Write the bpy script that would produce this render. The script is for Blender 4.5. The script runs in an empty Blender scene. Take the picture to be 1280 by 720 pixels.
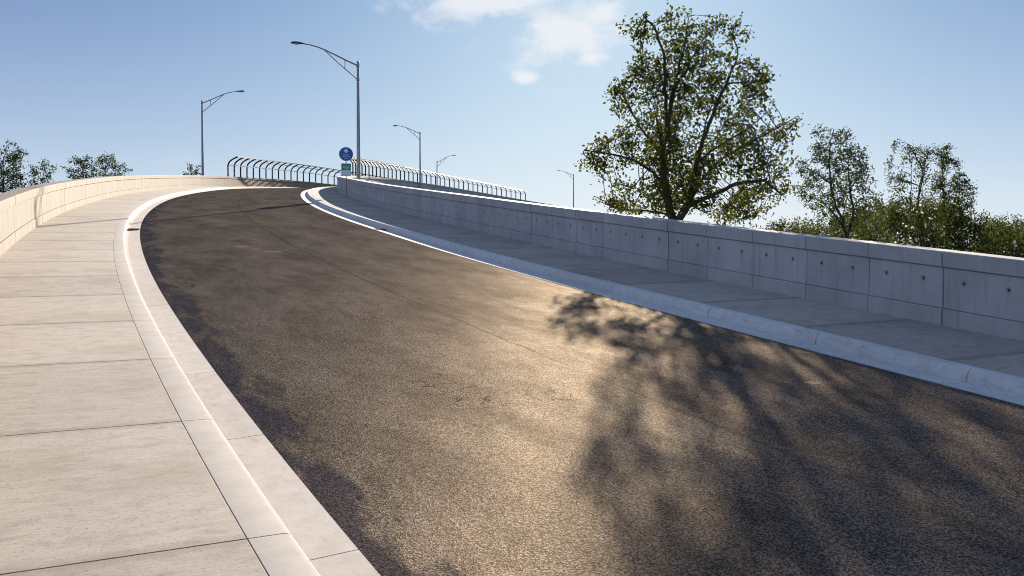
import bpy, math, random
import numpy as np
from mathutils import Vector, Matrix, kdtree, noise as mnoise

random.seed(7); rng = np.random.default_rng(7)
R_ = math.radians
scene = bpy.context.scene
COL = scene.collection
ZO = 4.0                                     # height of the eye above the flat ground

# ------------------------------------------------------------------ helpers
def link(o, parent=None):
    COL.objects.link(o)
    if parent is not None: o.parent = parent
    return o

def mesh_obj(name, verts, faces, mat, parent=None, smooth=False, uvs=None, sharp=None):
    me = bpy.data.meshes.new(name)
    me.from_pydata([tuple(v) for v in verts], [], [tuple(f) for f in faces])
    if uvs is not None:
        lay = me.uv_layers.new(name='UVMap')
        idx = np.empty(len(me.loops), dtype=np.int32); me.loops.foreach_get('vertex_index', idx)
        lay.data.foreach_set('uv', np.asarray(uvs, dtype=np.float32)[idx].ravel())
    if smooth:
        me.polygons.foreach_set('use_smooth', [True]*len(me.polygons))
        if sharp: me.set_sharp_from_angle(angle=R_(sharp))
    me.materials.append(mat); me.update()
    return link(bpy.data.objects.new(name, me), parent)

def tag(o, label=None, cat=None, group=None, kind=None):
    if label: o['label'] = label
    if cat: o['category'] = cat
    if group: o['group'] = group
    if kind: o['kind'] = kind
    return o

def empty(name, loc, rz=0.0):
    o = link(bpy.data.objects.new(name, None)); o.location = loc; o.rotation_euler = (0, 0, rz)
    o.empty_display_size = .3
    return o

class MB:
    """collects verts / faces of one mesh"""
    def __init__(s): s.v = []; s.f = []
    def add(s, vs, fs):
        k = len(s.v); s.v += [tuple(p) for p in vs]; s.f += [tuple(i+k for i in f) for f in fs]
    def box(s, c, d, rot=None):
        vs = [Vector((x*d[0]/2, y*d[1]/2, z*d[2]/2)) for x in (-1,1) for y in (-1,1) for z in (-1,1)]
        if rot is not None: vs = [rot @ p for p in vs]
        s.add([p+Vector(c) for p in vs], [(0,1,3,2),(4,6,7,5),(0,4,5,1),(2,3,7,6),(0,2,6,4),(1,5,7,3)])
    def tube(s, pts, rad, n=10, cap=True):
        pts = [Vector(p) for p in pts]
        if not hasattr(rad, '__len__'): rad = [rad]*len(pts)
        vs = []; fs = []
        t0 = (pts[1]-pts[0]).normalized()
        u = t0.orthogonal().normalized()
        for i, p in enumerate(pts):
            t = (pts[min(i+1, len(pts)-1)]-pts[max(i-1, 0)]).normalized()
            u = (u - t*u.dot(t)).normalized(); w = t.cross(u)
            for k in range(n):
                a = 2*math.pi*k/n
                vs.append(p + (u*math.cos(a)+w*math.sin(a))*rad[i])
        for i in range(len(pts)-1):
            for k in range(n):
                a = i*n+k; b = i*n+(k+1) % n
                fs.append((a, b, b+n, a+n))
        if cap:
            fs.append(tuple(range(n))[::-1]); fs.append(tuple(range((len(pts)-1)*n, len(pts)*n)))
        s.add(vs, fs)
    def build(s, name, mat, parent=None, smooth=False, sharp=35):
        return mesh_obj(name, s.v, s.f, mat, parent, smooth, None, sharp)

# ------------------------------------------------------------------ materials
class NT:
    def __init__(s, name, rough=.6, spec=.5):
        s.m = bpy.data.materials.new(name); s.m.use_nodes = True
        s.t = s.m.node_tree; s.b = s.t.nodes['Principled BSDF']; s.out = s.t.nodes['Material Output']
        s.b.inputs['Roughness'].default_value = rough
        s.b.inputs['Specular IOR Level'].default_value = spec
    def n(s, typ, **kw):
        x = s.t.nodes.new(typ)
        for k, v in kw.items(): setattr(x, k, v)
        return x
    def put(s, sock, v):
        if isinstance(v, bpy.types.NodeSocket): s.t.links.new(v, sock)
        elif isinstance(v, (tuple, list)) and len(v) == 3 and sock.type == 'RGBA': sock.default_value = (*v, 1)
        else: sock.default_value = v
    def math(s, op, a, b=0.0, c=0.0, clamp=False):
        x = s.n('ShaderNodeMath', operation=op, use_clamp=clamp)
        s.put(x.inputs[0], a); s.put(x.inputs[1], b); s.put(x.inputs[2], c); return x.outputs[0]
    def uv(s):
        u = s.n('ShaderNodeUVMap', uv_map='UVMap').outputs[0]; x = s.n('ShaderNodeSeparateXYZ'); s.put(x.inputs[0], u)
        return u, x.outputs[0], x.outputs[1]
    def vec(s, x, y, z=0.0):
        c = s.n('ShaderNodeCombineXYZ'); s.put(c.inputs[0], x); s.put(c.inputs[1], y); s.put(c.inputs[2], z); return c.outputs[0]
    def noise(s, v, scale, detail=4, rough=.55, dist=0.0):
        x = s.n('ShaderNodeTexNoise'); s.put(x.inputs['Vector'], v); x.inputs['Scale'].default_value = scale
        x.inputs['Detail'].default_value = detail; x.inputs['Roughness'].default_value = rough; x.inputs['Distortion'].default_value = dist
        return x.outputs[0]
    def scaled(s, v, sc):
        x = s.n('ShaderNodeMapping'); s.put(x.inputs[0], v); x.inputs['Scale'].default_value = sc; return x.outputs[0]
    def vor(s, v, scale, feature='F1', out='Distance'):
        x = s.n('ShaderNodeTexVoronoi', feature=feature); s.put(x.inputs['Vector'], v); x.inputs['Scale'].default_value = scale
        return x.outputs[out]
    def white(s, v):
        x = s.n('ShaderNodeTexWhiteNoise', noise_dimensions='1D'); s.put(x.inputs['W'], v); return x.outputs[0]
    def smooth(s, v, a, b):      # 0 at a, 1 at b
        x = s.n('ShaderNodeMapRange', interpolation_type='SMOOTHSTEP'); s.put(x.inputs[0], v)
        x.inputs[1].default_value = a; x.inputs[2].default_value = b; return x.outputs[0]
    def remap(s, v, a, b, c, d):
        x = s.n('ShaderNodeMapRange'); s.put(x.inputs[0], v)
        for i, q in zip((1,2,3,4), (a,b,c,d)): x.inputs[i].default_value = q
        return x.outputs[0]
    def mix(s, f, a, b, mode='MIX'):
        x = s.n('ShaderNodeMix', data_type='RGBA', blend_type=mode); s.put(x.inputs[0], f); s.put(x.inputs[6], a); s.put(x.inputs[7], b); return x.outputs[2]
    def bump(s, h, strength, dist, normal=None):
        x = s.n('ShaderNodeBump'); s.put(x.inputs['Height'], h); x.inputs['Strength'].default_value = strength; x.inputs['Distance'].default_value = dist
        if normal is not None: s.put(x.inputs['Normal'], normal)
        return x.outputs[0]
    def done(s, color=None, rough=None, normal=None, metallic=None):
        if color is not None: s.put(s.b.inputs['Base Color'], color)
        if rough is not None: s.put(s.b.inputs['Roughness'], rough)
        if normal is not None: s.put(s.b.inputs['Normal'], normal)
        if metallic is not None: s.put(s.b.inputs['Metallic'], metallic)
        return s.m
    def objco(s): return s.n('ShaderNodeTexCoord').outputs['Object']

JS0, JSL = -0.60, 2.40                       # slab joints along the path (m)
def periodic(q, u, start, step):             # distance to the nearest joint
    a = q.math('SUBTRACT', u, start); a = q.math('DIVIDE', a, step); a = q.math('ADD', a, .5)
    a = q.math('FRACT', a); a = q.math('SUBTRACT', a, .5); a = q.math('ABSOLUTE', a)
    return q.math('MULTIPLY', a, step)

def mat_pavement(name='broomed_concrete', tone=1.0):
    q = NT(name, .85, .3); uv, u, v = q.uv()
    br = q.noise(q.scaled(uv, (70, 6, 1)), 1, 5, .75)           # broom strokes run across the walk
    br2 = q.noise(q.scaled(uv, (20, 3.2, 1)), 1, 5, .7)
    big = q.noise(uv, .8, 4, .6)
    slab = q.white(q.math('FLOOR', q.math('DIVIDE', q.math('SUBTRACT', u, JS0), JSL)))
    sp = q.smooth(q.noise(q.scaled(uv, (1.6, 1, 1)), 30, 4, .8), .54, .68); mot = q.noise(q.scaled(uv, (2.2, 1, 1)), 3.5, 5, .7)
    c = q.mix(q.smooth(br2, .2, .8), (.33, .288, .252), (.44, .395, .35))
    c = q.mix(q.math('MULTIPLY', q.smooth(br, .35, .7), .45), c, (.49, .445, .40))
    c = q.mix(q.math('MULTIPLY', q.smooth(big, .45, .7), .55), c, (.27, .225, .185))
    c = q.mix(q.math('MULTIPLY', q.smooth(mot, .47, .68), .6), c, (.25, .215, .185))
    c = q.mix(q.math('MULTIPLY', sp, .75), c, (.13, .11, .092))
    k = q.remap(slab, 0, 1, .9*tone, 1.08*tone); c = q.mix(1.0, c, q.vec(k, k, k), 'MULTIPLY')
    dj = periodic(q, u, JS0, JSL); dj2 = q.math('ADD', dj, q.remap(q.noise(uv, 7, 3), .3, .7, -.03, .03))
    c = q.mix(q.math('MULTIPLY', q.math('SUBTRACT', 1, q.smooth(dj2, .015, .12)), .42), c, (.16, .135, .115))   # grime gathers at the joints
    h = q.math('ADD', q.math('MULTIPLY', br, .7), q.math('MULTIPLY', q.noise(uv, 180, 2), .5))
    return q.done(c, q.remap(br2, 0, 1, .75, .95), q.bump(h, .55, .004))

def mat_kerb(name, base, stain, amt):
    q = NT(name, .8, .3); uv, u, v = q.uv()
    a = q.noise(uv, 5, 5, .65); f = q.noise(uv, 70, 4, .7); b = q.noise(q.scaled(uv, (2.2, 5, 1)), 2.2, 6, .72)
    blk = q.white(q.math('FLOOR', q.math('DIVIDE', q.math('SUBTRACT', u, JS0), JSL)))
    c = q.mix(q.smooth(a, .35, .7), base, tuple(x*.84 for x in base))
    c = q.mix(q.math('MULTIPLY', q.smooth(b, .5, .72), amt), c, stain)
    c = q.mix(q.math('MULTIPLY', q.smooth(f, .6, .72), .35), c, tuple(x*.4 for x in base))
    k = q.remap(blk, 0, 1, .93, 1.05); c = q.mix(1.0, c, q.vec(k, k, k), 'MULTIPLY')
    h = q.math('ADD', q.math('MULTIPLY', f, .6), a)
    return q.done(c, .82, q.bump(h, .35, .004))

def mat_wall(name, holes, base, boards):
    q = NT(name, .82, .3); uv, u, v = q.uv()
    a = q.noise(uv, 1.1, 5, .6); b = q.noise(q.scaled(uv, (9, .8, 1)), 1, 4, .6); f = q.noise(uv, 60, 4, .7)
    pan = q.white(q.math('FLOOR', q.math('DIVIDE', u, 1.3787)))
    c = q.mix(q.smooth(a, .3, .72), tuple(x*.86 for x in base), tuple(x*1.1 for x in base))
    c = q.mix(q.math('MULTIPLY', q.smooth(b, .5, .74), .5), c, tuple(x*.64 for x in base))
    c = q.mix(q.math('MULTIPLY', q.smooth(f, .62, .74), .4), c, tuple(x*.45 for x in base))
    k = q.remap(pan, 0, 1, .93, 1.06); c = q.mix(1.0, c, q.vec(k, k, k), 'MULTIPLY')
    h = q.math('ADD', q.math('MULTIPLY', f, .5), a)
    # rust and water runs under the coping, darker band along the foot
    run = q.noise(q.scaled(uv, (26, .35, 1)), 1, 3, .6)
    c = q.mix(q.math('MULTIPLY', q.smooth(run, .58, .74), .38), c, tuple(x*.5 for x in base))
    foot = q.math('SUBTRACT', 1, q.smooth(q.math('ADD', v, q.remap(a, .3, .7, -.05, .05)), .0, .07))
    c = q.mix(q.math('MULTIPLY', foot, .45), c, tuple(x*.42 for x in base))
    if boards:
        d = periodic(q, u, .2, .46); ln = q.math('SUBTRACT', 1, q.smooth(d, .003, .018))
        c = q.mix(q.math('MULTIPLY', ln, .65), c, tuple(x*.5 for x in base))
    if holes:
        cell = q.math('DIVIDE', u, .68935); fr = q.math('SUBTRACT', q.math('FRACT', cell), .5)
        du = q.math('MULTIPLY', fr, .68935); rnd = q.white(q.math('FLOOR', cell))
        dv = q.math('SUBTRACT', v, .645)
        d = q.math('SQRT', q.math('ADD', q.math('MULTIPLY', du, du), q.math('MULTIPLY', dv, dv)))
        d = q.math('ADD', d, q.remap(q.noise(uv, 30, 3), .3, .7, -.008, .008))
        ring = q.math('SUBTRACT', 1, q.smooth(d, .015, .065)); hole = q.math('SUBTRACT', 1, q.smooth(d, .014, .026))
        st = q.math('SUBTRACT', 1, q.smooth(q.math('ABSOLUTE', q.math('ADD', du, q.remap(q.noise(uv, 9, 2), .3, .7, -.012, .012))), .003, .014))
        st = q.math('MULTIPLY', st, q.math('MULTIPLY', q.smooth(v, .63, .60), q.smooth(v, .22, .5)))
        st = q.math('MULTIPLY', st, q.smooth(rnd, .35, .8))
        c = q.mix(q.math('MULTIPLY', st, .55), c, tuple(x*.38 for x in base))
        c = q.mix(q.math('MULTIPLY', ring, .6), c, tuple(x*.35 for x in base))
        c = q.mix(hole, c, (.05, .05, .054))
        h = q.math('SUBTRACT', h, q.math('MULTIPLY', hole, 4))
    return q.done(c, .82, q.bump(h, .35, .005))

def mat_asphalt():
    q = NT('worn_asphalt', .8, .045); uv, u, v = q.uv()
    st = q.vor(uv, 95, 'F1', 'Color'); sx = q.n('ShaderNodeSeparateXYZ'); q.put(sx.inputs[0], st)
    stone = sx.outputs[0]; dist = q.vor(uv, 95, 'F1', 'Distance')
    st2 = q.noise(uv, 55, 5, .8)
    fine = q.math('ADD', q.math('MULTIPLY', q.smooth(stone, .35, .85), .6), q.math('MULTIPLY', q.smooth(st2, .42, .66), .4))
    big = q.noise(q.scaled(uv, (.30, .9, 1)), 1.0, 6, .68); mid = q.noise(q.scaled(uv, (.5, 1.2, 1)), 3.5, 5, .65)
    c = q.mix(fine, (.0115, .0108, .0118), (.230, .192, .165))
    w = q.math('ADD', q.math('MULTIPLY', big, .7), q.math('MULTIPLY', mid, .3))
    c = q.mix(1.0, c, q.mix(q.smooth(w, .35, .65), (.58, .57, .58), (1.36, 1.30, 1.24)), 'MULTIPLY')
    # wheel tracks polished a little lighter
    tr = q.math('SUBTRACT', 1, q.smooth(q.math('ABSOLUTE', q.math('SUBTRACT', q.math('ABSOLUTE', q.math('ADD', v, .1)), 1.15)), .1, .75))
    c = q.mix(1.0, c, q.mix(tr, (.95, .95, .95), (1.1, 1.08, 1.06)), 'MULTIPLY')
    # darker bitumen seal bled along the left edge
    ed = q.math('ADD', v, q.remap(q.noise(q.scaled(uv, (.8, 2.5, 1)), 1.3, 4, .6), .3, .7, -.42, .42))
    em = q.math('SUBTRACT', 1, q.smooth(ed, -3.80, -3.38))
    c = q.mix(q.math('MULTIPLY', em, .78), c, q.mix(fine, (.008, .010, .018), (.055, .062, .095)))
    # brown rubber and oil film
    oil = q.smooth(q.noise(q.scaled(uv, (.25, .8, 1)), 2.2, 4, .6), .55, .75)
    c = q.mix(q.math('MULTIPLY', oil, .35), c, (.035, .026, .021))
    # construction joint down the middle
    wob = q.remap(q.noise(q.vec(u, 0, 0), 2.3, 4, .6), .3, .7, -.035, .035)
    dj = q.math('ABSOLUTE', q.math('ADD', q.math('ADD', v, .136), wob))
    gate = q.math('MULTIPLY', q.smooth(q.noise(q.vec(u, 7, 0), 1.6, 3), .38, .52), q.remap(u, -1, 4, .35, 1))
    jm = q.math('MULTIPLY', q.math('SUBTRACT', 1, q.smooth(dj, .003, .012)), q.math('MULTIPLY', gate, .8))
    soft = q.math('MULTIPLY', q.math('SUBTRACT', 1, q.smooth(dj, .01, .07)), .35)
    # alligator cracking in three places
    wv = q.n('ShaderNodeVectorMath', operation='ADD'); q.put(wv.inputs[0], uv)
    nz = q.n('ShaderNodeTexNoise'); q.put(nz.inputs['Vector'], uv); nz.inputs['Scale'].default_value = 5; nz.inputs['Detail'].default_value = 4
    sc = q.n('ShaderNodeVectorMath', operation='SCALE'); q.put(sc.inputs[0], nz.outputs[1]); sc.inputs['Scale'].default_value = .22
    q.put(wv.inputs[1], sc.outputs[0])
    ce = q.vor(wv.outputs[0], 4.2, 'DISTANCE_TO_EDGE'); cr = q.math('SUBTRACT', 1, q.smooth(ce, .010, .032))
    def spot(s0, o0, rs, ro):
        a = q.math('DIVIDE', q.math('SUBTRACT', u, s0), rs); b = q.math('DIVIDE', q.math('SUBTRACT', v, o0), ro)
        d = q.math('SQRT', q.math('ADD', q.math('MULTIPLY', a, a), q.math('MULTIPLY', b, b)))
        return q.math('SUBTRACT', 1, q.smooth(q.math('ADD', d, q.remap(q.noise(uv, 3, 3), .3, .7, -.5, .5)), .7, 1.0))
    sp = q.math('MAXIMUM', spot(2.5, -1.86, 1.0, .42), q.math('MAXIMUM', spot(6.1, 1.4, .75, .38), spot(2.3, -1.05, .35, .3)))
    cm = q.math('MULTIPLY', q.math('MULTIPLY', cr, sp), q.math('MULTIPLY', .85, q.smooth(q.noise(uv, 6, 3), .32, .5)))
    line = q.math('MAXIMUM', jm, cm)
    c = q.mix(soft, c, (.03, .027, .026))
    c = q.mix(line, c, (.008, .008, .011))
    # worn flecks of old paint
    def fleck(s0, o0, rs, ro):
        a = q.math('DIVIDE', q.math('SUBTRACT', u, s0), rs); b = q.math('DIVIDE', q.math('SUBTRACT', v, o0), ro)
        d = q.math('SQRT', q.math('ADD', q.math('MULTIPLY', a, a), q.math('MULTIPLY', b, b)))
        return q.math('SUBTRACT', 1, q.smooth(q.math('ADD', d, q.remap(q.noise(uv, 14, 3), .3, .7, -.35, .35)), .75, 1.0))
    fl = q.math('MAXIMUM', fleck(18.65, -1.48, .13, .2), q.math('MAXIMUM', fleck(17.3, -.89, .13, .26), fleck(1.89, 2.03, .09, .1)))
    c = q.mix(q.math('MULTIPLY', fl, .45), c, (.36, .31, .25))
    h = q.math('ADD', q.math('SUBTRACT', .6, q.math('MULTIPLY', dist, .9)), q.math('MULTIPLY', q.noise(uv, 160, 2, .6), .6))
    h = q.math('SUBTRACT', h, q.math('MULTIPLY', line, .8))
    r = q.math('ADD', q.remap(w, .3, .7, .60, .52), q.math('MULTIPLY', em, .12))
    nb = q.bump(h, .6, .004)
    df = q.n('ShaderNodeBsdfDiffuse'); q.put(df.inputs['Color'], c); q.put(df.inputs['Normal'], nb); df.inputs['Roughness'].default_value = .4
    gl = q.n('ShaderNodeBsdfGlossy'); q.put(gl.inputs['Color'], q.mix(fine, (.46, .38, .29), (1.0, .88, .74))); q.put(gl.inputs['Roughness'], r); q.put(gl.inputs['Normal'], nb)
    ms = q.n('ShaderNodeMixShader'); q.put(ms.inputs[0], q.math('MULTIPLY', q.remap(w, .3, .7, .031, .052), q.math('MULTIPLY', q.math('SUBTRACT', 1, q.math('MULTIPLY', line, .9)), q.math('SUBTRACT', 1, q.math('MULTIPLY', em, .6)))))
    q.t.links.new(df.outputs[0], ms.inputs[1]); q.t.links.new(gl.outputs[0], ms.inputs[2]); q.t.links.new(ms.outputs[0], q.out.inputs[0])
    return q.m

def mat_plain(name, col, rough=.5, metal=0.0, var=.12, scale=6, spec=.5, bump=0.0):
    q = NT(name, rough, spec); p = q.objco()
    a = q.noise(p, scale, 4, .6)
    c = q.mix(q.smooth(a, .3, .7), tuple(x*(1-var) for x in col), tuple(min(1, x*(1+var)) for x in col))
    return q.done(c, q.remap(a, .3, .7, max(.05, rough-.08), min(1, rough+.08)), q.bump(a, .3, bump) if bump else None, metal)

def mat_galv():
    q = NT('galvanised_steel', .5); p = q.objco()
    a = q.vor(q.scaled(p, (1, 1, .5)), 26, 'F1', 'Color'); x = q.n('ShaderNodeSeparateXYZ'); q.put(x.inputs[0], a)
    b = q.noise(q.scaled(p, (6, 6, .6)), 1, 4)
    c = q.mix(x.outputs[0], (.20, .21, .23), (.30, .31, .33)); c = q.mix(q.math('MULTIPLY', q.smooth(b, .5, .75), .4), c, (.15, .15, .155))
    return q.done(c, q.remap(b, .3, .7, .42, .62), None, .55)

def mat_leaf(name, dark, light, trans, tmix=.45):
    q = NT(name, .75, .06)
    rnd = q.n('ShaderNodeNewGeometry').outputs['Random Per Island']
    rnd2 = q.white(q.math('MULTIPLY', rnd, 917.3))
    pl = q.noise(q.n('ShaderNodeNewGeometry').outputs['Position'], .45, 2)      # one plant is browner, the next greener
    c = q.mix(rnd, dark, light); c = q.mix(q.math('MULTIPLY', q.smooth(pl, .45, .6), .5), c, (light[0]*1.25, light[1]*.95, light[2]*.8)); c = q.mix(q.math('MULTIPLY', q.smooth(rnd2, .90, .98), .5), c, (light[0]*1.7, light[1]*1.25, light[2]*.9))
    q.done(c, .75)
    t = q.n('ShaderNodeBsdfTranslucent'); tc = q.mix(rnd2, tuple(x*.7 for x in trans), trans); q.put(t.inputs[0], tc)
    m = q.n('ShaderNodeMixShader'); m.inputs[0].default_value = tmix
    q.t.links.new(q.b.outputs[0], m.inputs[1]); q.t.links.new(t.outputs[0], m.inputs[2]); q.t.links.new(m.outputs[0], q.out.inputs[0])
    return q.m

def mat_bark():
    q = NT('bark', .9, .2); p = q.objco()
    a = q.noise(q.scaled(p, (9, 9, 1.6)), 1.5, 5, .7); b = q.noise(p, 2, 3)
    c = q.mix(q.smooth(a, .3, .7), (.022, .017, .013), (.085, .068, .052)); c = q.mix(q.math('MULTIPLY', q.smooth(b, .5, .7), .35), c, (.075, .078, .06))
    return q.done(c, .9, q.bump(a, .8, .03))

def mat_ground():
    q = NT('meadow_grass', .9, .2); p = q.n('ShaderNodeNewGeometry').outputs['Position']
    a = q.noise(p, .12, 5, .6); b = q.noise(p, 3, 5, .7); d = q.noise(p, 30, 3, .7)
    c = q.mix(q.smooth(a, .35, .65), (.035, .055, .018), (.085, .088, .035)); c = q.mix(q.smooth(b, .3, .7), tuple((.028, .045, .014)), c)
    c = q.mix(q.math('MULTIPLY', q.smooth(d, .5, .7), .4), c, (.12, .115, .05))
    return q.done(c, .9, q.bump(q.math('ADD', b, d), .9, .12))

def mat_mesh_panel():
    q = NT('woven_guard_mesh', .5, .4); uv, u, v = q.uv()
    q.done((.62, .62, .60), .45, None, .2)
    tr = q.n('ShaderNodeBsdfTransparent'); m = q.n('ShaderNodeMixShader')
    g = q.math('MINIMUM', periodic(q, u, 0, .05), periodic(q, v, 0, .05))
    w = q.math('LESS_THAN', g, .0016)
    q.put(m.inputs[0], w); q.t.links.new(tr.outputs[0], m.inputs[1]); q.t.links.new(q.b.outputs[0], m.inputs[2]); q.t.links.new(m.outputs[0], q.out.inputs[0])
    return q.m

M = dict(
    pave=mat_pavement(), pave_r=mat_pavement('shaded_broomed_concrete', .95),  # right-hand copy is toned darker for the shaded side
    kerb=mat_kerb('kerb_concrete', (.36, .335, .322), (.24, .22, .205), .3),
    gutter=mat_kerb('gutter_concrete', (.50, .455, .42), (.29, .25, .21), .55),
    kerb_r=mat_kerb('weathered_kerb_concrete', (.56, .56, .56), (.32, .315, .315), .75),
    gutter_r=mat_kerb('clean_gutter_concrete', (.55, .55, .55), (.36, .35, .345), .35),
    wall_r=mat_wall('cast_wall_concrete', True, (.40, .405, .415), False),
    cope=mat_wall('coping_concrete', False, (.385, .387, .393), False),
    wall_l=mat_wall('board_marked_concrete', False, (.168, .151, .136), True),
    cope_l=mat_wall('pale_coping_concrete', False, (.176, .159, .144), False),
    deck=mat_plain('deck_concrete', (.25, .24, .225), .9, 0, .2, .6),
    asphalt=mat_asphalt(), galv=mat_galv(),
    joint=mat_plain('drain_shade_dark', (.02, .02, .022), .8),  # near-black colour for the shade inside the drains
    dark=mat_plain('dark_painted_steel', (.010, .013, .020), .6, 0, .2, 9, .1),
    rail=mat_plain('pale_rail_steel', (.30, .28, .245), .5, .1, .06, 5),
    lamp=mat_plain('lamp_housing_grey', (.05, .052, .058), .45, .2, .15, 12),
    lens=mat_plain('lamp_lens_glass', (.55, .53, .48), .15, 0, .1, 20),
    blue=mat_plain('blue_sign_sheeting', (.012, .085, .34), .35, 0, .06, 5),
    green=mat_plain('green_sign_sheeting', (.01, .20, .12), .35, 0, .06, 5),
    white=mat_plain('white_sign_sheeting', (.78, .80, .80), .4, 0, .05, 5),
    grey=mat_plain('pale_sign_sheeting', (.46, .58, .60), .4, 0, .08, 12),
    mesh=mat_mesh_panel(), bark=mat_bark(), ground=mat_ground(),
    leaf=mat_leaf('broad_leaves', (.014, .026, .008), (.038, .056, .015), (.125, .145, .02), .32),
    leaf2=mat_leaf('feathery_leaves', (.011, .024, .010), (.030, .047, .019), (.085, .115, .025), .28),
    leaf3=mat_leaf('hedge_leaves', (.015, .028, .008), (.042, .058, .016), (.09, .115, .02), .28),
    leaf4=mat_leaf('far_grove_leaves', (.012, .026, .012), (.032, .052, .022), (.07, .10, .03), .26),
    flower=mat_leaf('cream_blossom', (.62, .56, .40), (.80, .74, .55), (.75, .68, .48), .35),
)

# ------------------------------------------------------------------ the path of the ramp
SK = np.array([-60,-40,-8, 0, 6, 12, 20, 28, 36, 44, 52, 60, 68, 76, 84, 92, 102, 115, 130, 150, 175, 210, 300.])
KAP = np.array([0,.004,.00951,.00637,.00357,.00416,.00415,.00461,.00416,.00487,.00393,.00254,.00315,.00541,.0074,.00779,.00615,.00507,.00604,.00482,.00465,.00635,.002])
GRD = np.array([0,.02,.1047,.1003,.0975,.0987,.1026,.0974,.097,.0989,.0938,.089,.0876,.0886,.086,.0797,.0719,.0605,.0397,.0144,-.0101,-.0333,-.06])
S = np.arange(-60, 300.01, .25); DS = .25
kap = np.interp(S, SK, KAP); grd = np.interp(S, SK, GRD); I0 = int(np.argmin(abs(S)))
cum = lambda a: np.concatenate([[0], np.cumsum((a[1:]+a[:-1])/2*DS)])
TH = cum(kap); TH = TH-TH[I0]+R_(-27.2872)
cumm = lambda f: np.concatenate([[0], np.cumsum(f((TH[1:]+TH[:-1])/2)*DS)])
PX = cumm(np.sin); PX = PX-PX[I0]+2.3039
PY = cumm(np.cos); PY = PY-PY[I0]+7.5168
PZ = cum(grd); PZ = PZ-PZ[I0]-1.574+ZO
XF = .0085                                   # crossfall
O_GL, O_KLT, O_KLK, O_WL = -3.865, -4.3048, -4.4946, -6.5446
O_GR, O_KRB, O_WR = 3.4487, 3.8731, 6.1648
HK, HW = .180, 1.07

def P(s, o=0.0, h=0.0):
    th = np.interp(s, S, TH)
    return Vector((np.interp(s, S, PX)+o*math.cos(th), np.interp(s, S, PY)-o*math.sin(th), np.interp(s, S, PZ)+h+XF*o))
def head(s): return float(np.interp(s, S, TH))
def arc(o, s0=-8.0):                         # arc length along an offset line, as a lookup
    c = np.cos(TH); n = np.sin(TH)
    T = np.stack([PX+o*c, PY-o*n, PZ+XF*o], 1)
    a = np.concatenate([[0], np.cumsum(np.linalg.norm(np.diff(T, axis=0), axis=1))])
    return a-np.interp(s0, S, a)

def sweep(name, stations, profs, mat, parent=None, closed=True, smooth=False, sharp=30, uoff=None, vcoord=None):
    """stations: (s, index of the profile used there)"""
    n = len(profs[0]); vs = []; uv = []; fs = []
    p0 = profs[0]
    if vcoord is None:
        vc = [0.0]
        for a, b in zip(p0[:-1], p0[1:]): vc.append(vc[-1]+math.dist(a, b))
        vc = [x+p0[0][0] for x in vc]
    else: vc = vcoord
    for s, k in stations:
        th = head(s); cx, cy, cz = (float(np.interp(s, S, A)) for A in (PX, PY, PZ)); c, d = math.cos(th), math.sin(th)
        u = s if uoff is None else float(np.interp(s, S, uoff))
        for j, (o, h) in enumerate(profs[k]):
            vs.append((cx+o*c, cy-o*d, cz+h+XF*o)); uv.append((u, vc[j]))
    m = len(stations)
    for i in range(m-1):
        for j in range(n if closed else n-1):
            a = i*n+j; b = i*n+(j+1) % n
            fs.append((a, a+n, b+n, b))
    if closed:
        fs.append(tuple(range(n))); fs.append(tuple(range((m-1)*n, m*n))[::-1])
    return mesh_obj(name, vs, fs, mat, parent, smooth, uv, sharp)

def stations(a, b, step, joints=(), w=.005):
    """regular stations plus a groove (profile 1) at every joint; joints: s or (s, halfwidth)"""
    js = [(j if isinstance(j, tuple) else (j, w)) for j in joints]
    js = [j for j in js if a+.05 < j[0] < b-.05]
    out = []
    for s in np.arange(a, b+1e-6, step):
        if all(abs(s-j) > hw+.05 for j, hw in js): out.append((float(s), 0))
    if out[-1][0] < b-.01: out.append((b, 0))
    for j, hw in js: out += [(j-hw-.001, 0), (j-hw, 1), (j+hw, 1), (j+hw+.001, 0)]
    out.sort(key=lambda t: (round(t[0], 5)))
    return out

SA, SB = -22.0, 292.0
KJ = [JS0+JSL*k for k in range(-9, 62)]
# carriageway: fine cross profile with a slight crown
ro = np.linspace(O_GL+.002, O_GR-.002, 9)
prof = [(float(o), .012*(1-((o+.2)/3.66)**2)) for o in ro]
prof = [(prof[0][0], -.2)]+prof+[(prof[-1][0], -.2)]
vc = [O_GL]+[float(o) for o in ro]+[O_GR]
road = sweep('road', [(s, 0) for s in np.arange(-60, 300, 1.0)], [prof], M['asphalt'], closed=False, smooth=True, sharp=40, vcoord=vc)
tag(road, 'dark worn asphalt carriageway climbing the ramp with a seam down its middle', 'road', kind='structure')
mesh = road.data

# left side: gutter, kerb, pavement
def groove(p, dh): return [(o, h-dh if h > -.05 else h) for o, h in p]
gl = [(O_GL, -.25), (O_GL, 0.006), (O_GL-.30, -.012), (O_KLT+.075, -.006), (O_KLT+.075, -.25)]
GJ = [(j+.05, .004) for j in KJ]+[(24.65, .03)]; GJ = [g for g in GJ if abs(g[0]-24.65) > .02 or g[1] > .02 or True]
GJ = [g for g in GJ if g[1] > .02 or abs(g[0]-24.65) > .5]
tag(sweep('left_gutter', stations(SA, SB, 1.0, GJ), [gl, groove(gl, .15)], M['gutter'], vcoord=[0, .2, .5, .7, .9]),
    'pale concrete gutter strip along the sunlit left kerb', 'gutter', kind='structure')
kl = [(O_KLT+.073, -.25), (O_KLT+.073, .0), (O_KLT+.068, .08), (O_KLT+.056, .150), (O_KLT+.038, .172), (O_KLT+.005, .180), (O_KLK+.005, .180), (O_KLK+.001, .175), (O_KLK+.001, -.25)]
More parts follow.
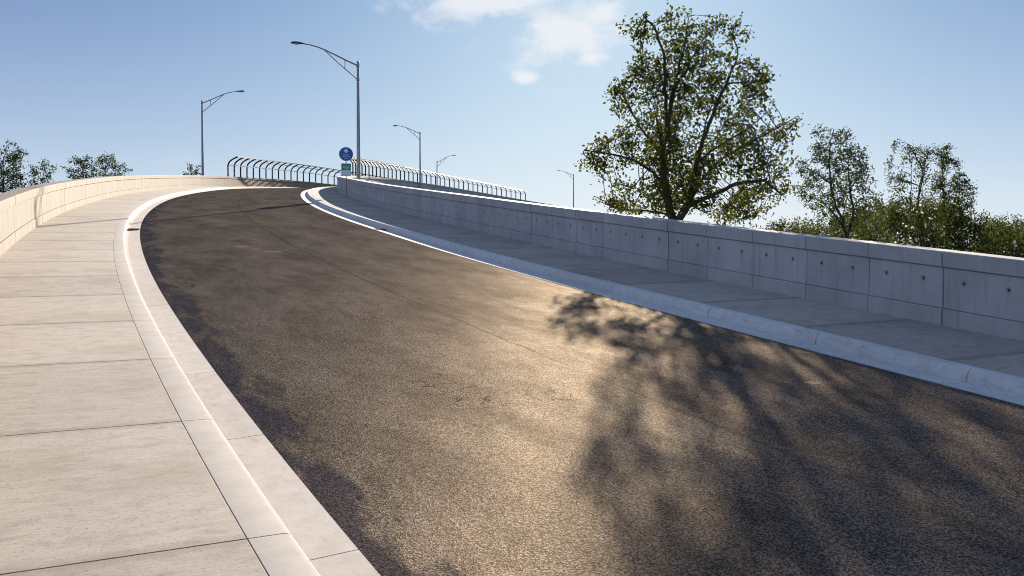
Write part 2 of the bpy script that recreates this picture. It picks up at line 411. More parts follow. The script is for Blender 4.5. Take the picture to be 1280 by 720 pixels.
def pinch(p, d, cx, top): return [(o+(d if o < cx else -d), h-d if h > -.1 else h) for o, h in p]
tag(sweep('left_kerb', stations(SA, SB, 1.0, [(j, .004) for j in KJ]), [kl, pinch(kl, .008, O_KLT, 0)], M['kerb'], smooth=True, sharp=32, vcoord=[0, .2, .28, .35, .39, .43, .56, .58, .7]),
    'pale rounded concrete kerb in full sun along the left pavement', 'kerb', kind='structure')
pl = [(O_WL-.1, -.2), (O_WL-.1, .180), (O_WL+.9, .180), (O_KLK-.005, .180), (O_KLK-.002, .177), (O_KLK-.002, -.2)]
tag(sweep('left_pavement', stations(SA, SB, 1.0, [(j, .006) for j in KJ]), [pl, groove(pl, .035)], M['pave'], vcoord=[-6.9, -6.6, -5.65, -4.52, -4.50, -4.2]),
    'sunlit concrete pavement of broad broomed slabs beside the left wall', 'pavement', kind='structure')
# right side
gr = [(O_KRB, -.25), (O_KRB, -.004), (O_GR+.28, -.010), (O_GR, .008), (O_GR, -.25)]
GJR = [(1.39+2.37*k, .004) for k in range(-9, 120)]
tag(sweep('right_gutter', stations(SA, SB, 1.0, [g for g in GJR if abs(g[0]-24.9) > .5]+[(24.9, .03)]), [gr, groove(gr, .15)], M['gutter_r'], vcoord=[0, .2, .4, .6, .8]),
    'shaded concrete gutter strip along the right kerb', 'gutter', kind='structure')
kr = [(O_KRB+.215, -.25), (O_KRB+.215, .140), (O_KRB+.205, .148), (O_KRB+.11, .148), (O_KRB+.075, .140), (O_KRB+.045, .118), (O_KRB+.022, .075), (O_KRB+.002, .0), (O_KRB+.002, -.25)]
tag(sweep('right_kerb', stations(SA, SB, 1.0, [(g[0], .006) for g in GJR]), [kr, pinch(kr, .012, O_KRB+.1, 0)], M['kerb_r'], smooth=True, sharp=32, vcoord=[0, .2, .22, .31, .35, .39, .44, .52, .7]),
    'weathered round-nosed concrete kerb in the shade of the right wall', 'kerb', kind='structure')
pr = [(O_KRB+.225, -.2), (O_KRB+.225, .142), (O_KRB+.233, .150), (5.2, .165), (O_WR+.1, .180), (O_WR+.1, -.2)]
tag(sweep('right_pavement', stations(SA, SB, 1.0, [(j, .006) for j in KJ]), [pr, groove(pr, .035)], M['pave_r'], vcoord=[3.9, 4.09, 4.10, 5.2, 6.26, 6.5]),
    'shaded concrete pavement between the right kerb and the wall with tie holes', 'pavement', kind='structure')

# body of the ramp between the walls and the ground
vs = []; fs = []
ss = list(np.arange(SA, SB+.1, 2.0))
for s in ss:
    for o, z in ((O_WL-.36, None), (O_WL-.36, -.21), (O_WR+.36, -.21), (O_WR+.36, None)):
        p = P(s, o, 0 if z is None else z); vs.append((p.x, p.y, -.6 if z is None else p.z))
for i in range(len(ss)-1):
    for j in range(3): a = i*4+j; fs.append((a, a+4, a+5, a+1))
fs += [(0, 1, 2, 3), tuple(len(vs)-4+k for k in (3, 2, 1, 0))]
tag(mesh_obj('ramp_body', vs, fs, M['deck']), 'plain concrete side walls carrying the curved ramp', 'ramp', kind='structure')

# ------------------------------------------------------------------ gutter drains
def drain(s, o, rz_extra, label):
    p = P(s, o, 0); root = empty('gutter_drain', (p.x, p.y, p.z+.004), -head(s)); tag(root, label, 'drain', 'drain grates in the gutters')
    tilt = Matrix.Rotation(math.atan(float(np.interp(s, S, grd))), 3, 'X')
    m = MB(); m.box((0, 0, -.004), (.30, .62, .004), tilt); m.build('pit_shade', M['joint'], root)  # flat dark plate in place of the shade under the bars
    m = MB()
    for c, dm in (((-.155, 0, .004), (.02, .66, .012)), ((.155, 0, .004), (.02, .66, .012))): m.box(tilt @ Vector(c), dm, tilt)
    for c in ((0, -.32, .004), (0, .32, .004)): m.box(tilt @ Vector(c), (.288, .02, .012), tilt)
    for k in range(9): m.box(tilt @ Vector((0, -.27+.0675*k, .003)), (.288, .018, .008), tilt)
    m.build('grate', M['dark'], root)
drain(24.65, -4.05, 0, 'small dark drain grate in the sunlit left gutter')
drain(24.9, 3.67, 0, 'small dark drain grate in the shaded right gutter')

# ------------------------------------------------------------------ parapet walls
LW = 1.3787
def parapet(name, label, side, o_in, wide0, mats, group):
    A = arc(o_in, -8.0); inv = lambda a: float(np.interp(a, A, S))
    k0 = int(A[0]//LW)
    joints = []
    for k in range(-14, 240):
        a = wide0+k*LW; s = inv(a)
        if SA+.3 < s < SB-.3: joints.append((s, .016 if k % 5 == 0 else .006))
    root = empty(name, P(30, o_in+side*.2, 0)); tag(root, label, 'wall', group)
    d = side                                  # +1: the wall's body lies at greater offset
    def pf(lst): return [(o_in+d*o, h) for o, h in lst]
    t = .40
    plinth = [(t, -.22), (0, -.22), (0, HK+.232), (.008, HK+.240), (t, HK+.240)]
    panel = [(t-.03, HK+.2405), (.05, HK+.2405), (.05, HK+.252), (.024, HK+.252), (.024, HK+.832), (.06, HK+.832), (.06, HK+.8475), (t-.03, HK+.8475)]
    cope = [(t+.02, HK+.848), (-.006, HK+.848), (-.010, HK+.855), (-.010, HK+1.056), (.006, HK+HW), (t+.01, HK+HW), (t+.022, HK+1.058)]
    def rec(p, e): return [(o+e if o < t*.5 else o-e, h) for o, h in p]
    u = A-wide0
    def part(nm, p, m, e, v, top=0):
        q = rec(p, e); q = [(o, h-top if h > HK+.9 else h) for o, h in q]
        ob = sweep(nm, stations(SA, SB, 1.0, joints), [pf(p), pf(q)], m, None, uoff=u, vcoord=v)
        ob.parent = root; ob.matrix_parent_inverse = Matrix.Translation(-root.location); return ob
    part('plinth', plinth, mats[1], .035, [-.6, -.22, .24, .245, .65])
    part('panel', panel, mats[0], .03, [1.4, .24, .245, .252, .832, .84, .8475, 1.2])
    part('coping', cope, mats[2], .03, [.5, .848, .855, 1.058, 1.07, 1.48, 1.5], .012)
    return root

aR = 11.17
wall_r = parapet('concrete_parapet', 'grey shaded concrete parapet wall with round tie holes along the right pavement', 1, O_WR, aR, (M['wall_r'], M['cope'], M['cope']), 'parapet walls of the ramp')
wall_l = parapet('concrete_parapet', 'sunlit cream concrete parapet wall curving along the left pavement', -1, O_WL, float(np.interp(24.7, S, arc(O_WL, -8))), (M['wall_l'], M['cope_l'], M['cope_l']), 'parapet walls of the ramp')

# ------------------------------------------------------------------ curved-top fences on the walls
FH, LEAN, LF = 2.06, 1.02, 2.2972
def fence(label, s0, n, o, side, group):
    """side = +1: tops lean towards greater offset"""
    root = empty('curved_fence', P(s0, o, HK+HW)); tag(root, label, 'fence', group)
    prof = [(0, 0), (0, .25), (0, 1.16), (.03, 1.30), (.11, 1.46), (.24, 1.62), (.42, 1.76), (.66, 1.90), (LEAN, FH)]
    mb = MB(); w, dpt = .05, .065
    vs = []; fs = []
    for i, (x, z) in enumerate(prof):
        a = Vector(prof[min(i+1, len(prof)-1)])-Vector(prof[max(i-1, 0)]); a.normalize(); nx, nz = a.y, -a.x
        for sx, sy in ((-1,-1), (1,-1), (1,1), (-1,1)): vs.append((x+nx*dpt*sx, sy*w, z+nz*dpt*sx))
    for i in range(len(prof)-1):
        for k in range(4): a = i*4+k; b = i*4+(k+1) % 4; fs.append((a, b, b+4, a+4))
    fs += [(0, 3, 2, 1), tuple(len(vs)-4+k for k in range(4))]
    mb.add(vs, fs); mb.box((0, 0, .012), (.2, .16, .024))
    first = mb.build('post', M['dark'], root)
    inv = Matrix.Translation(-root.location)
    for i in range(n):
        s = s0+i*LF; p = P(s, o, HK+HW+.002)
        ob = first if i == 0 else link(first.copy(), root)
        ob.matrix_parent_inverse = inv
        ob.location = p; ob.rotation_euler = (0, 0, -head(s) + (0 if side > 0 else math.pi))
    ss = np.arange(s0-.06, s0+(n-1)*LF+.07, LF/2)
    def rail(nm, x, z, m, wx, wz):
        st = [(float(s), 0) for s in ss]; ob = sweep(nm, st, [[(o+side*(x+a), HK+HW+z+b) for a, b in ((-wx, -wz), (wx, -wz), (wx, wz), (-wx, wz))]], m)
        ob.parent = root; ob.matrix_parent_inverse = inv; return ob
    rail('top_rail', LEAN+.01, FH+.015, M['rail'], .05, .045)
    rail('rail', .44, 1.80+.01, M['rail'], .03, .03)
    rail('rail', .065, 1.20, M['rail'], .03, .03)
    pp = [(.47, 1.83), (.68, 1.96), (LEAN-.04, FH+.035)]
    st = [(float(s), 0) for s in ss]
    ob = sweep('mesh_panel', st, [[(o+side*x, HK+HW+z+.02) for x, z in pp]], M['mesh'], closed=False, vcoord=[0, .26, .64])
    ob.parent = root; ob.matrix_parent_inverse = inv
    return root
fence('dark curved-top steel fence on the far end of the cream left wall, leaning right', 95.0, 41, O_WL-.2, 1, 'curved-top fences on the bridge walls')
fence('dark curved-top steel fence behind the lamp post and blue round sign, leaning left', 93.78, 41, O_WR+.28, -1, 'curved-top fences on the bridge walls')

# ------------------------------------------------------------------ street lamps
def make_lamp(loc, rz):
    root = empty('street_lamp', loc, rz)       # +X is the way the arm reaches
    H = 7.2
    m = MB(); m.tube([(0, 0, -.9), (0, 0, 1.0), (0, 0, H)], [.125, .118, .078], 16); m.tube([(0, 0, H-.01), (0, 0, H+.04)], [.09, .06], 16)
    pole = m.build('pole', M['galv'], root, True)
    m = MB(); m.box((0, 0, -.93), (.5, .5, .06)); m.build('base_plate', M['galv'], root)
    for sx in (-1, 1):
        for sy in (-1, 1):
            b = MB(); b.tube([(sx*.19, sy*.19, -.9), (sx*.19, sy*.19, -.82)], .02, 6); b.build('bolt', M['galv'], root)
    m = MB(); m.box((0, 0, -1.26), (.62, .62, .60)); m.build('bracket', M['deck'], root)
    m = MB(); m.box((0, 0, .55-.9+.35), (.02, .02, .02))
    arm_pts = [(.06, H-.22), (.75, H+.06), (1.4, H+.36), (2.0, H+.62), (2.45, H+.78), (2.9, H+.88), (3.3, H+.93)]
    m = MB(); m.tube([(x, 0, z) for x, z in arm_pts], [.048, .046, .043, .040, .037, .035, .033], 10)
    arm = m.build('arm', M['galv'], root, True)
    m = MB(); m.tube([(.06, 0, H-1.07), (.55, 0, H-.66), (1.1, 0, H-.22), (1.55, 0, H+.18), (1.9, 0, H+.50), (2.05, 0, H+.63)], .034, 8); m.build('brace', M['galv'], arm, True)
    m = MB(); m.tube([(.80, 0, H-.46), (.80, 0, H+.06)], .024, 8); m.build('strut', M['galv'], arm, True)
    for z in (H-.24, H-1.09):
        m = MB(); m.tube([(0, 0, z-.07), (0, 0, z+.07)], .105, 14); m.build('clamp', M['galv'], arm, True)
    # cobra head: a tapered shell along the arm
    secs = [(3.22, .05, .045, .0), (3.34, .07, .06, .005), (3.5, .13, .085, .012), (3.72, .165, .10, .02), (3.92, .155, .085, .018), (4.03, .10, .05, .01), (4.06, .04, .02, .0)]
    vs = []; fs = []; n = 14
    for x, wy, hz, dz in secs:
        for k in range(n):
            a = 2*math.pi*k/n; z = math.sin(a); vs.append((x, wy*math.cos(a), H+.925+dz+(hz*z if z > 0 else hz*.55*z)))
    for i in range(len(secs)-1):
        for k in range(n): a = i*n+k; b = i*n+(k+1) % n; fs.append((a, a+n, b+n, b))
    fs += [tuple(range(n)), tuple(range((len(secs)-1)*n, len(secs)*n))[::-1]]
    m = MB(); m.add(vs, fs); hd = m.build('lamp_head', M['lamp'], root, True, 60)
    m = MB(); vs = []; fs = []
    for i, (sc, dz) in enumerate(((1, 0), (.8, -.035), (.4, -.055))):
        for k in range(12): a = 2*math.pi*k/12; vs.append((3.72+.20*sc*math.cos(a), .12*sc*math.sin(a), H+.905+dz))
    for i in range(2):
        for k in range(12): a = i*12+k; b = i*12+(k+1) % 12; fs.append((a, b, b+12, a+12))
    fs.append(tuple(range(24, 36))); fs.append(tuple(range(12))[::-1]); m.add(vs, fs); m.build('lens', M['lens'], hd, True, 50)
    m = MB(); m.box((0, -.128, .25), (.12, .02, .3)); m.build('hatch', M['galv'], root)
    return root
def copy_tree(o, parent=None):
    c = o.copy(); COL.objects.link(c); c.parent = parent
    for ch in list(o.children): copy_tree(ch, c)
    return c
lamps = [
    (52.45, O_WR+.72, 'l', 'tallest street lamp in view, just right of the blue round sign, arm over the road'),
    (87.55, O_WL-.72, 'r', 'street lamp behind the cream left wall with its arm reaching right'),
    (132.65, O_WR+.72, 'l', 'street lamp in front of the right bridge fence with its arm reaching left'),
    (174.85, O_WL-.72, 'r', 'small distant street lamp beyond the bridge fence with its arm reaching right'),
    (207.4, O_WR+.72, 'l', 'faint farthest street lamp just left of the big tree'),
]
lamp0 = None
for s, o, a, lab in lamps:
    p = P(s, o, HK+HW); rz = -head(s)+(math.pi if a == 'l' else 0)
    if lamp0 is None: lamp0 = r = make_lamp(p, rz)
    else: r = copy_tree(lamp0); r.location = p; r.rotation_euler = (0, 0, rz)
    tag(r, lab, 'street lamp', 'street lamps along the ramp')

# ------------------------------------------------------------------ the sign at the foot of the right wall
def sign():
    p = P(51.1, O_WR-.14, HK); root = empty('road_sign', p, R_(10)+.0)
    tag(root, 'blue round sign with white arrow above a green and pale plate on one post', 'sign')
    m = MB(); m.tube([(0, .035, 0), (0, .035, 3.0)], .028, 12); m.build('post', M['galv'], root, True)
    m = MB(); m.tube([(0, .035, 0.002), (0, .035, .03)], .07, 12); m.build('foot', M['galv'], root, True)
    def disc(r, y0, y1, cz, n=48):
        vs = [(r*math.cos(2*math.pi*k/n), y, cz+r*math.sin(2*math.pi*k/n)) for y in (y0, y1) for k in range(n)]
        return vs, [tuple(range(n)), tuple(range(n, 2*n))[::-1]]+[(k, k+n, (k+1) % n+n, (k+1) % n) for k in range(n)]
    cz = 2.555
    m = MB(); m.add(*disc(.425, -.004, .006, cz)); rp = m.build('round_plate', M['white'], root)
    m = MB(); m.add(*disc(.405, -.0085, -.0045, cz)); m.build('blue_face', M['blue'], rp)
    def flat(mb, pts, y=-.0115, t=.0025):
        n = len(pts); vs = [(x, y, z) for x, z in pts]+[(x, y+t, z) for x, z in pts]
        mb.add(vs, [tuple(range(n)), tuple(range(n, 2*n))[::-1]]+[(k, k+n, (k+1) % n+n, (k+1) % n) for k in range(n)])
    def bar(mb, x0, x1, z0, z1, y=-.0115): flat(mb, [(x0, z0), (x1, z0), (x1, z1), (x0, z1)], y)
    m = MB(); z = cz
    flat(m, [(0, z+.33), (-.135, z+.175), (-.095, z+.135), (-.042, z+.185), (-.042, z+.055), (.042, z+.055), (.042, z+.185), (.095, z+.135), (.135, z+.175)])
    m.build('arrow', M['white'], rp)
    def words(zc, h, spec, x0, parent, y=-.0115):
        """unreadable at this distance: small letter strokes, one mesh per word"""
        x = x0; r = random.Random(int(zc*1000))
        for w in spec:
            mb = MB()
            for _ in range(w):
                t = h*.17; k = r.randrange(4)
                bar(mb, x, x+t, zc, zc+h, y)
                if k != 1: bar(mb, x+t+.0005, x+h*.5, zc+h-t, zc+h, y)
                if k in (0, 2): bar(mb, x+t+.0005, x+h*.45, zc+h*.42, zc+h*.42+t, y)
                if k in (1, 2, 3): bar(mb, x+t+.0005, x+h*.5, zc, zc+t, y)
                x += h*.72
            x += h*.5
            mb.build('lettering', M['white'], parent)
    words(cz-.075, .06, (8,), -.17, rp); words(cz-.185, .06, (4, 6), -.23, rp); words(cz-.29, .05, (5,), -.09, rp)
    # the lower plate
    z0, z1 = 1.22, 1.99
    m = MB(); m.box((0, .0, (z0+z1)/2), (.58, .008, z1-z0)); sp = m.build('square_plate', M['grey'], root)
    m = MB(); bar(m, -.288, .288, z1-.245, z1-.004, -.0065); bar(m, -.288, -.02, z1-.40, z1-.29, -.0065); bar(m, .02, .288, z1-.40, z1-.29, -.0065); m.build('green_band', M['green'], sp)
    words(z1-.20, .055, (4, 5), -.19, sp, -.0095)
    words(z1-.52, .045, (5, 5), -.18, sp, -.0065)
    words(z1-.63, .045, (6, 4), -.18, sp, -.0065)
    for zc in (2.75, 2.36, 1.85, 1.36):
        m = MB(); m.box((0, .02, zc), (.10, .028, .03)); m.build('bracket', M['galv'], root)
sign()

# ------------------------------------------------------------------ trees
FPX, HZ = 1166.5, 321.777
def leaves_mesh(pos, size, name, mat, parent, droop=.3, narrow=.5, seed=0):
    """one folded leaf per position"""
    r = np.random.default_rng(seed); n = len(pos)
    d = r.normal(size=(n, 3)); d[:, 2] -= droop; d /= np.linalg.norm(d, axis=1)[:, None]
    a = r.normal(size=(n, 3)); w = np.cross(d, a); w /= np.linalg.norm(w, axis=1)[:, None]; u = np.cross(w, d)
    L = size*r.uniform(.65, 1.35, n)[:, None]; W = L*narrow
    base = pos; tip = pos+d*L; mid = pos+d*L*.45; k = u*W*.22
    V = np.stack([base, mid-w*W/2+k, tip, mid+w*W/2+k], 1).reshape(-1, 3)
    me = bpy.data.meshes.new(name); me.vertices.add(4*n); me.vertices.foreach_set('co', V.astype(np.float32).ravel())
    me.loops.add(6*n); me.polygons.add(2*n)
    q = np.arange(n)[:, None]*4; idx = np.concatenate([q, q+1, q+2, q, q+2, q+3], 1)
    me.loops.foreach_set('vertex_index', idx.astype(np.int32).ravel())
    me.polygons.foreach_set('loop_start', np.arange(0, 6*n, 3, dtype=np.int32)); me.update(calc_edges=True); me.validate()
    me.materials.append(mat)
    return link(bpy.data.objects.new(name, me), parent)

def grow(att, nodes, par, step, di, dk, iters, r):
    att = [Vector(a) for a in att]; alive = [True]*len(att); start = 0
    tips_stuck = {}
    for it in range(iters):
        kd = kdtree.KDTree(len(nodes))
        for i, p in enumerate(nodes): kd.insert(p, i)
        kd.balance(); pull = {}
        for k, a in enumerate(att):
            if not alive[k]: continue
            p, i, d = kd.find(a)
            if d < dk: alive[k] = False; continue
            if d < di: pull.setdefault(i, []).append((a-p).normalized())
        if not pull: break
        new = 0
        for i, ds in pull.items():
            v = sum(ds, Vector())
            if v.length < .15 or tips_stuck.get(i, 0) > 3: continue
            tips_stuck[i] = tips_stuck.get(i, 0)+1
            v = v.normalized()*.8
            if par[i] >= 0: v += (nodes[i]-nodes[par[i]]).normalized()*.35
            v += Vector((r.uniform(-.22, .22), r.uniform(-.22, .22), r.uniform(-.16, .2)))
            nodes.append(nodes[i]+v.normalized()*step); par.append(i); new += 1
        if not new: break
    return nodes, par

def tree(name, label, group, base, limbs, att, leafmat, leaf, per_tip, step=.30, di=2.2, dk=.38, r0=.0085, rmax=None, seed=1, spread=.17, iters=70, extra=None, ex=2.35, narrow=.55):
    r = random.Random(seed); g = np.random.default_rng(seed)
    root = empty(name, base); tag(root, label, 'tree', group)
    nodes = []; par = []
    for li, (pts, start) in enumerate(limbs):
        pts = [Vector(p) for p in pts]
        if start is None: nodes.append(pts[0]); par.append(-1); prev = 0
        else:
            prev = min(range(len(nodes)), key=lambda i: (nodes[i]-pts[0]).length)
        for a, b in zip(pts[:-1], pts[1:]):
            n = max(1, int((b-a).length/step)); 
            for k in range(1, n+1):
                q = a.lerp(b, k/n)+Vector((r.uniform(-.03, .03), r.uniform(-.03, .03), 0)); nodes.append(q); par.append(prev); prev = len(nodes)-1
    nodes, par = grow(att, nodes, par, step, di, dk, iters, r)
    n = len(nodes); ch = [[] for _ in range(n)]
    for i, p in enumerate(par):
        if p >= 0: ch[p].append(i)
    rad = [0.0]*n; depth = [0]*n
    for i in range(n-1, -1, -1):
        if not ch[i]: rad[i] = r0
        else: rad[i] = sum(rad[c]**ex for c in ch[i])**(1/ex); depth[i] = 1+max(depth[c] for c in ch[i])
        if rmax: rad[i] = min(rad[i], rmax)
    # wood
    vs = []; fs = []; ring = [None]*n; SD = 6
    def add_ring(p, t, rr):
        u = t.orthogonal().normalized(); w = t.cross(u); k = len(vs)
        ref = Vector((1, 0, 0)) if abs(t.x) < .8 else Vector((0, 1, 0)); u = (ref-t*ref.dot(t)).normalized(); w = t.cross(u)
        for j in range(SD): a = 2*math.pi*j/SD; vs.append(p+(u*math.cos(a)+w*math.sin(a))*rr)
        return k
    for i in range(n):
        if par[i] < 0:
            ring[i] = add_ring(nodes[i], Vector((0, 0, 1)), rad[i]*1.35); continue
    for i in range(n):
        p = par[i]
        if p < 0: continue
        t = (nodes[i]-nodes[p]).normalized(); mainc = max(ch[p], key=lambda c: rad[c])
        if mainc == i and ring[p] is not None: a = ring[p]
        else: a = add_ring(nodes[p], t, min(rad[i]*1.15, rad[p]))
        b = add_ring(nodes[i], t, rad[i]); ring[i] = b
        for j in range(SD): fs.append((a+j, a+(j+1) % SD, b+(j+1) % SD, b+j))
    mesh_obj('trunk', vs, fs, M['bark'], root, True)
    # leaves along the last nodes of every twig
    pos = []
    for i in range(n):
        if depth[i] <= 2 and par[i] >= 0 and nodes[i].z > .3:
            k = per_tip if depth[i] == 0 else max(1, int(per_tip*.55))
            for _ in range(k):
                f = r.random(); q = nodes[i].lerp(nodes[par[i]], f)
                pos.append((q.x+r.gauss(0, spread), q.y+r.gauss(0, spread), q.z+r.gauss(0, spread*.85)))
    leaves_mesh(np.array(pos), leaf, 'crown', leafmat, root, narrow=narrow, seed=seed)
    if extra: extra(root, nodes, depth, r)
    return root, len(pos), n

def inpoly(x, y, poly):
    c = False; n = len(poly)
    for i in range(n):
        x1, y1 = poly[i]; x2, y2 = poly[(i+1) % n]
        if (y1 > y) != (y2 > y) and x < (x2-x1)*(y-y1)/(y2-y1)+x1: c = not c
    return c

def envelope(poly, nclump, per, sig, depth, seed, carve=0.0, thr=-.06):
    """clumped points inside a crown: poly is the outline (x, z) in metres, depth the ratio of its thickness to its width"""
    r = random.Random(seed); zs = [p[1] for p in poly]; xs = [p[0] for p in poly]; out = []
    def span(z):
        t = [x for x in np.linspace(min(xs), max(xs), 40) if inpoly(x, z, poly)]
        return (min(t), max(t)) if t else None
    sp = {}
    while len(out) < nclump*per:
        x = r.uniform(min(xs), max(xs)); z = r.uniform(min(zs), max(zs))
        if not inpoly(x, z, poly): continue
        zi = round(z, 1)
        if zi not in sp: sp[zi] = span(zi)
        if not sp[zi]: continue
        a, b = sp[zi]; c = (a+b)/2; hw = max(.3, (b-a)/2); hd = hw*depth*math.sqrt(max(0, 1-((x-c)/hw)**2))
        y = r.uniform(-hd, hd)
        for _ in range(per):
            q = (x+r.gauss(0, sig), y+r.gauss(0, sig), z+r.gauss(0, sig))
            if (r.random() < .10 or inpoly(q[0], q[2], poly)) and (not carve or mnoise.noise(Vector(q)*carve+Vector((seed*7.3, 0, 0))) > thr): out.append(q)
    return out

# the big tree: 25 m away, its outline and main limbs as in the place
D1 = 25.5; BX = (845-640)/FPX*D1
def tp(px, py, y=0.0): return ((px-640)/FPX*D1-BX, y, (HZ-py)/FPX*D1+ZO)
poly1 = [tp(*p)[::2] for p in [(838,262),(800,270),(745,258),(733,246),(770,243),(768,225),(735,213),(718,192),(745,174),(772,166),(782,150),(765,140),(756,112),(768,96),(790,98),(795,72),(783,42),(786,20),(800,21),(815,30),(835,23),(850,18),(862,30),(880,26),(906,24),(912,40),(938,60),(945,75),(965,95),(960,115),(948,130),(975,147),(1003,136),(1000,156),(978,185),(985,205),(970,215),(988,245),(962,264),(925,278),(890,276)]]
A = lambda *pts: [tp(*p) for p in pts]
limbs1 = [
    ([(0, 0, -.3), (.02, 0, .6), (.0, .02, 2.2), (-.03, 0, 4.2), tp(843, 282, 0), tp(836, 262, .05), tp(831, 230, .15), tp(829, 190, .2), tp(835, 150, .1), tp(841, 112, 0), tp(848, 82, -.1), tp(855, 48, -.1), tp(858, 24, 0)], None),
    (A((843, 282, 0), (856, 262, -.1), (863, 232, -.25), (868, 195, -.4), (884, 150, -.5), (899, 112, -.6), (914, 78, -.6)), 1),
    (A((856, 262, -.1), (868, 243, .4), (885, 222, .9), (905, 200, 1.4), (930, 183, 1.5), (965, 164, 1.0), (998, 145, .4)), 1),
    (A((858, 258, -.1), (882, 246, -.7), (908, 234, -1.2), (940, 230, -1.2), (970, 245, -.5)), 1),
    (A((872, 240, .5), (886, 210, 1.2), (905, 175, 1.8), (925, 145, 2.1), (945, 112, 2.1)), 1),
    (A((833, 238, .1), (812, 218, -.6), (785, 206, -1.2), (755, 197, -.9), (728, 190, -.3)), 1),
    (A((838, 268, 0), (812, 262, .7), (782, 260, .9), (758, 254, .4), (742, 249, .1)), 1),
    (A((829, 195, .2), (812, 165, .8), (797, 135, 1.3), (785, 115, 1.0), (768, 106, .4)), 1),
    (A((834, 155, .1), (826, 120, -.6), (821, 80, -1.1), (810, 48, -1.0), (800, 30, -.5)), 1),
    (A((842, 110, 0), (858, 90, .5), (873, 62, .8), (886, 40, .5)), 1),
    (A((832, 232, .1), (826, 215, 1.2), (822, 190, 2.2), (826, 160, 2.7)), 1),
    (A((862, 236, -.2), (858, 215, -1.3), (856, 185, -2.3), (862, 150, -2.7)), 1),
    (A((831, 215, .2), (842, 190, 1.3), (858, 160, 2.1), (868, 125, 2.2)), 1),
    (A((830, 205, .2), (818, 185, -1.0), (806, 158, -1.9), (800, 130, -2.2)), 1),
    (A((866, 205, -.4), (888, 188, -1.2), (915, 170, -1.9), (935, 152, -2.2)), 1),
]
att1 = envelope(poly1, 880, 6, .15, 1.0, 11, .85)
_, nl, nn = tree('broadleaf_tree', 'tallest tree in the photo, broad and leafy, right behind the right wall', None, (BX, D1, 0), limbs1, att1,
                 M['leaf'], .100, 16, step=.18, di=1.3, dk=.22, r0=.0075, rmax=.25, seed=3, spread=.105, ex=2.2, narrow=.6)
print('tree1', nl, nn)

def blossom(root, nodes, depth, r):
    pos = []
    for i, p in enumerate(nodes):
        if depth[i] == 0 and p.z > 2.0 and r.random() < .6:
            for _ in range(r.randrange(2, 6)): pos.append((p.x+r.gauss(0, .12), p.y+r.gauss(0, .12)-.1, p.z+r.gauss(0, .12)))
    o = leaves_mesh(np.array(pos), .125, 'blossoms', M['flower'], root, droop=0, narrow=.9, seed=77)

def shaped_tree(name, label, group, bx, D, out, limbs, seed, mat, leaf, per_tip, dens=9.0, sig=.16, step=.22, r0=.008, extra=None, spread=.11):
    """a tree whose crown follows a given outline; outline and limbs are (pixel x, pixel y) turned into metres at distance D"""
    r = random.Random(seed); X0 = (bx-640)/FPX*D
    c = lambda p: ((p[0]-640)/FPX*D-X0, (HZ-p[1])/FPX*D+ZO)
    poly = [c(p) for p in out]
    area = abs(sum(poly[i][0]*poly[(i+1) % len(poly)][1]-poly[(i+1) % len(poly)][0]*poly[i][1] for i in range(len(poly))))/2
    att = envelope(poly, int(area*dens*1.9), 6, sig, .8, seed, .9, -.3)
    hw = (max(p[0] for p in poly)-min(p[0] for p in poly))/2
    L = []
    for k, pts in enumerate(limbs):
        q = [c(p) for p in pts]; turn = r.uniform(-.7, .7)*hw if k else r.uniform(-.15, .15)*hw
        P3 = [(x, turn*(i/max(1, len(q)-1)), z) for i, (x, z) in enumerate(q)]
        if k == 0: P3 = [(0, 0, -.3), (r.uniform(-.05, .05), 0, P3[0][2]*.5)]+P3
        L.append((P3, None if k == 0 else 1))
    # limbs running towards and away from the viewer fill the crown in depth
    zt = [p[2] for p in L[0][0]]
    for k in range(6):
        f = .35+.09*k; z0 = zt[-1]*f; d = (1 if k % 2 else -1)*hw*r.uniform(.45, .7)
        L.append(([(0, 0, z0), (r.uniform(-.3, .3)*hw, d*.5, z0+zt[-1]*.07), (r.uniform(-.5, .5)*hw, d, z0+zt[-1]*.17)], 1))
    return tree(name, label, group, (X0, D, 0), L, att, mat, leaf, per_tip, step=step, di=2.6, dk=step*1.1, r0=r0, rmax=.02*zt[-1]+.02, seed=seed, spread=spread, extra=extra, ex=2.25)
def cr(x0, y0, k, pts): return [(x0+x/k, y0+y/k) for x, y in pts]
T, GR, GL_ = shaped_tree, 'trees behind the right wall', 'trees behind the left wall'
c2 = lambda *p: cr(980, 140, 4.236, p); c3 = lambda *p: cr(1080, 160, 4.235, p)
T('slender_tree', 'dark slender tree standing alone right of the tallest tree', GR, 1058, 46,
  c2((330,690),(230,560),(160,520),(110,470),(50,440),(40,410),(120,400),(90,340),(65,270),(120,240),(160,260),(115,165),(160,170),(145,75),(210,100),(290,80),(325,95),(330,140),(400,160),(430,210),(420,260),(440,290),(430,350),(490,345),(480,390),(440,440),(490,470),(480,530),(400,600)),
  [c2((331,660),(300,560),(265,500),(240,400),(230,280),(230,160),(250,100)), c2((331,655),(370,540),(350,400),(345,280),(340,180)), c2((320,640),(280,560),(200,480),(120,440)), c2((345,620),(420,560),(460,500)), c2((345,420),(420,390),(480,350)), c2((235,380),(180,320),(100,265))], 21, M['leaf2'], .118, 17)
